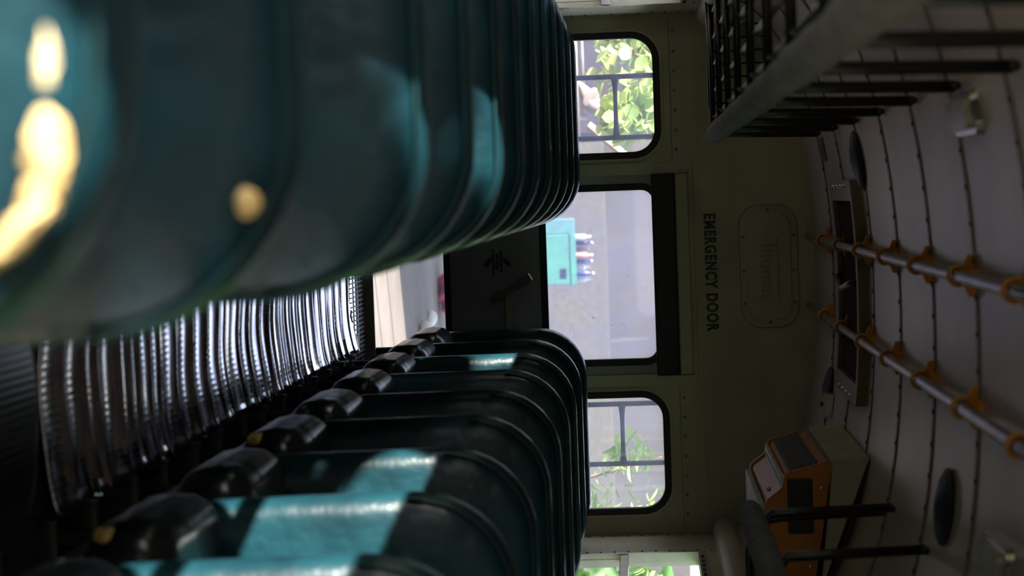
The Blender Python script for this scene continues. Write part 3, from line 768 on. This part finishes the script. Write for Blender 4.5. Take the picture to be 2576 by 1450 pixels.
for (x, y, r, h, n_, lb) in ((-3.7, 9.7, 1.3, 4.6, 3200, 'bushy tree outside left of the bus, beside the rear seats'),
                         (-3.5, 6.9, 1.2, 4.6, 3200, 'bushy tree outside left of the bus, beside the middle seats'),
                         (-3.5, 4.05, 1.25, 4.6, 3200, 'bushy tree outside left of the bus, nearest its front'),
                         (3.8, 9.2, 1.4, 4.6, 3200, 'bushy tree outside right of the bus beside the rear seats'),
                         (3.8, 5.8, 1.4, 4.6, 3200, 'bushy tree outside right of the bus beside the middle seats'),
                         (3.8, 2.4, 1.4, 4.6, 3200, 'bushy tree outside right of the bus beside the near seats')):
    tree(x, y, r, h, lb, n_)
for k, (y_, nm_) in enumerate(((.24, 'nearest the bus front'), (.93, 'second from the front'), (1.61, 'third from the front'), (2.30, 'fourth from the front'))):  # unseen shrubs, added to keep the sun off chosen left seats
    hd_ = empty('added_shade_shrub', (-3.5, y_, GZ), 'unseen shrub added left of the bus to block sun, %s' % nm_, 'shrub', 'unseen shrubs added to block sun')
    leaves('foliage', LEAF2, [((0, 0, 2.35), (.22, .17, .95)), ((0, 0, 2.5), (.2, .13, .9)), ((0, 0, 1.1), (.26, .2, 1.0))], 1000, .17, hd_)
    tb('stem', [(0, 0, 0), (.03, .03, 1.2), (0, 0, 2.9)], [.04, .03, .01], BARK, hd_, 6)
h2 = empty('hedge', (2.12, 12.7, GZ), 'dense dark hedge outside the right rear side window', 'hedge')
leaves('foliage', LEAF2, [((-.12+.10*k, -.8+.3*k, 1.35), (.22, .3, 1.2)) for k in range(6)], 2600, .14, h2)
tb('stem', [(0, 0, 0), (.05, .1, 1.0), (0, 0, 1.8)], [.04, .03, .01], BARK, h2, 6)
# pale pipe rails and the dove
fr = empty('pipe_fence', (-1.0, 15.8, GZ), 'pale weathered pipe fence behind the left rear window', 'fence')
f_ = lambda px: 1.24+(px-1607)/331-GZ
tb('top_rail', [(-1.6, 0, f_(1466)), (.05, 0, f_(1467))], .016, PALE, fr); tb('lower_rail', [(-1.6, -.1, f_(1451)), (.45, -.1, f_(1453))], .014, PALE, fr)
tb('post', [(.05, 0, 0), (.05, 0, f_(1475))], .022, PALE, fr); tb('brace', [(.10, .3, f_(1475)), (.55, .3, f_(1640))], .03, PALE, fr); tb('post', [(-1.5, 0, 0), (-1.5, 0, f_(1475))], .022, PALE, fr)
dv_ = empty('dove', (-1.055, 15.74, GZ+f_(1466)+.018), 'pale beige dove perched on the pipe fence', 'bird')
bm = bmesh.new()
def ell(c, s, rot=0):
    bmesh.ops.create_uvsphere(bm, u_segments=20, v_segments=14, radius=1, matrix=Matrix.Translation(c) @ Matrix.Rotation(rot, 4, 'Y') @ Matrix.Diagonal((*s, 1)))
# one continuous body: stacked rings from tail through breast to crown
ringsd = [((-.17, -.05), .008), ((-.12, -.02), .030), ((-.07, .01), .052), ((-.02, .035), .066), ((.02, .06), .068), ((.045, .09), .056), ((.055, .118), .036), ((.06, .14), .030), ((.065, .16), .033), ((.068, .178), .026), ((.07, .192), .008)]
tube(bm, [(a, 0, b) for (a, b), _ in ringsd], [r for _, r in ringsd], 16)
bd = from_bm('body', bm, DOVE, dv_, True)
tb('beak', [(.09, 0, .160), (.108, 0, .155), (.118, 0, .150)], [.008, .005, .002], mat('beak', (.12, .08, .07), .5), dv_)
for s in (-1, 1):
    bm = bmesh.new(); ell((-.035, s*.052, .04), (.085, .014, .042), .6); from_bm('wing', bm, mat('wing', (.20, .16, .16), .8), dv_, True)
    tb('leg', [(.0, s*.02, .0), (.01, s*.02, -.014)], .005, ORANGE, dv_); bm = bmesh.new(); ell((.083, s*.022, .168), (.005, .004, .005)); from_bm('eye', bm, BLACKP, dv_, True)
# teal vendor cart with bottles
ct = empty('vendor_cart', (.55, 30, GZ), 'teal vendor cart standing far behind the bus, seen through the door window', 'cart')
bx('cart_body', (-.36, .36, -.30, .30, .35, 1.16), TEAL, ct, .01); bx('side_flap', (-.58, -.365, -.25, .25, .40, 1.14), TEALD, ct, .01)
bx('tray_rim', (-.38, .38, -.32, .32, 1.08, 1.12), TEAL, ct, .01); bx('small_hatch', (.13, .26, -.31, -.298, .93, 1.02), BLUEK, ct)
for s in (-1, 1):
    bm = bmesh.new(); n = 24
    tube(bm, [(s*.42, .25*math.cos(2*PI*k/n), .25+.25*math.sin(2*PI*k/n)) for k in range(n+1)], .03, 8)
    for k in range(4): tube(bm, [(s*.42, .24*math.cos(PI*k/4), .25+.24*math.sin(PI*k/4)), (s*.42, -.24*math.cos(PI*k/4), .25-.24*math.sin(PI*k/4))], .012, 6)
    from_bm('wheel', bm, BLACKR, ct, True)
cols = [('white', (.8, .8, .82)), ('navy', (.02, .03, .12)), ('brown', (.25, .12, .10)), ('red and white', (.8, .3, .25)), ('dark blue', (.04, .07, .25)), ('white capped', (.75, .75, .78)), ('indigo', (.03, .05, .2)), ('pale', (.6, .7, .75))]
for i, (cn, c) in enumerate(cols):
    b = empty('bottle', (.55-.31+.088*i, 30-.1+.05*(i % 3), GZ+1.1605), '%s bottle standing on the teal cart' % cn, 'bottle', 'bottles on the teal cart')
    bm = bmesh.new(); h = .20+.03*math.sin(i*2.3); tube(bm, [(0, 0, 0), (0, 0, h*.65), (0, 0, h*.8), (0, 0, h)], [.038, .038, .016, .015], 12); from_bm('glass_body', bm, mat('bottle_%s' % cn, c, .3), b, True)
    tb('cap', [(0, 0, h), (0, 0, h+.02)], .018, mat('cap', (.7, .65, .7), .4), b)
pb = empty('pink_bag', (.60, 21.5, GZ), 'pink cloth bundle on the dirt, seen through the lower door window', 'bag')
bm = bmesh.new(); bmesh.ops.create_icosphere(bm, subdivisions=4, radius=1, matrix=Matrix.Translation((0, 0, .16)) @ Matrix.Diagonal((.26, .22, .18, 1)))
for v in bm.verts: v.co += v.normal*.02*math.sin(v.co.x*37+v.co.z*23) if v.normal.length else Vector((0, 0, 0))
from_bm('cloth', bm, PINK, pb, True)
tb('knot', [(0, 0, .32), (.03, 0, .38), (.08, 0, .40)], [.05, .03, .05], PINK, pb)
for i, (x, y, s, cn) in enumerate(((.95, 19.5, .12, 'largest'), (1.12, 18.8, .08, 'mid-sized'), (.80, 20.3, .07, 'smallest'))):
    bm = bmesh.new(); bmesh.ops.create_icosphere(bm, subdivisions=3, radius=s)
    for v in bm.verts: v.co = Vector((v.co.x*1.3, v.co.y, v.co.z*.7)) * (1+.18*math.sin(v.co.x*40+i)*math.cos(v.co.y*33))
    o = from_bm('stone', bm, mat('stone', (.62, .60, .56), .9), None, True); o.location = (x, y, GZ+s*.5)
    tag(o, '%s of three pale stones on the dirt behind the bus' % cn, 'stone', 'pale stones on the dirt')
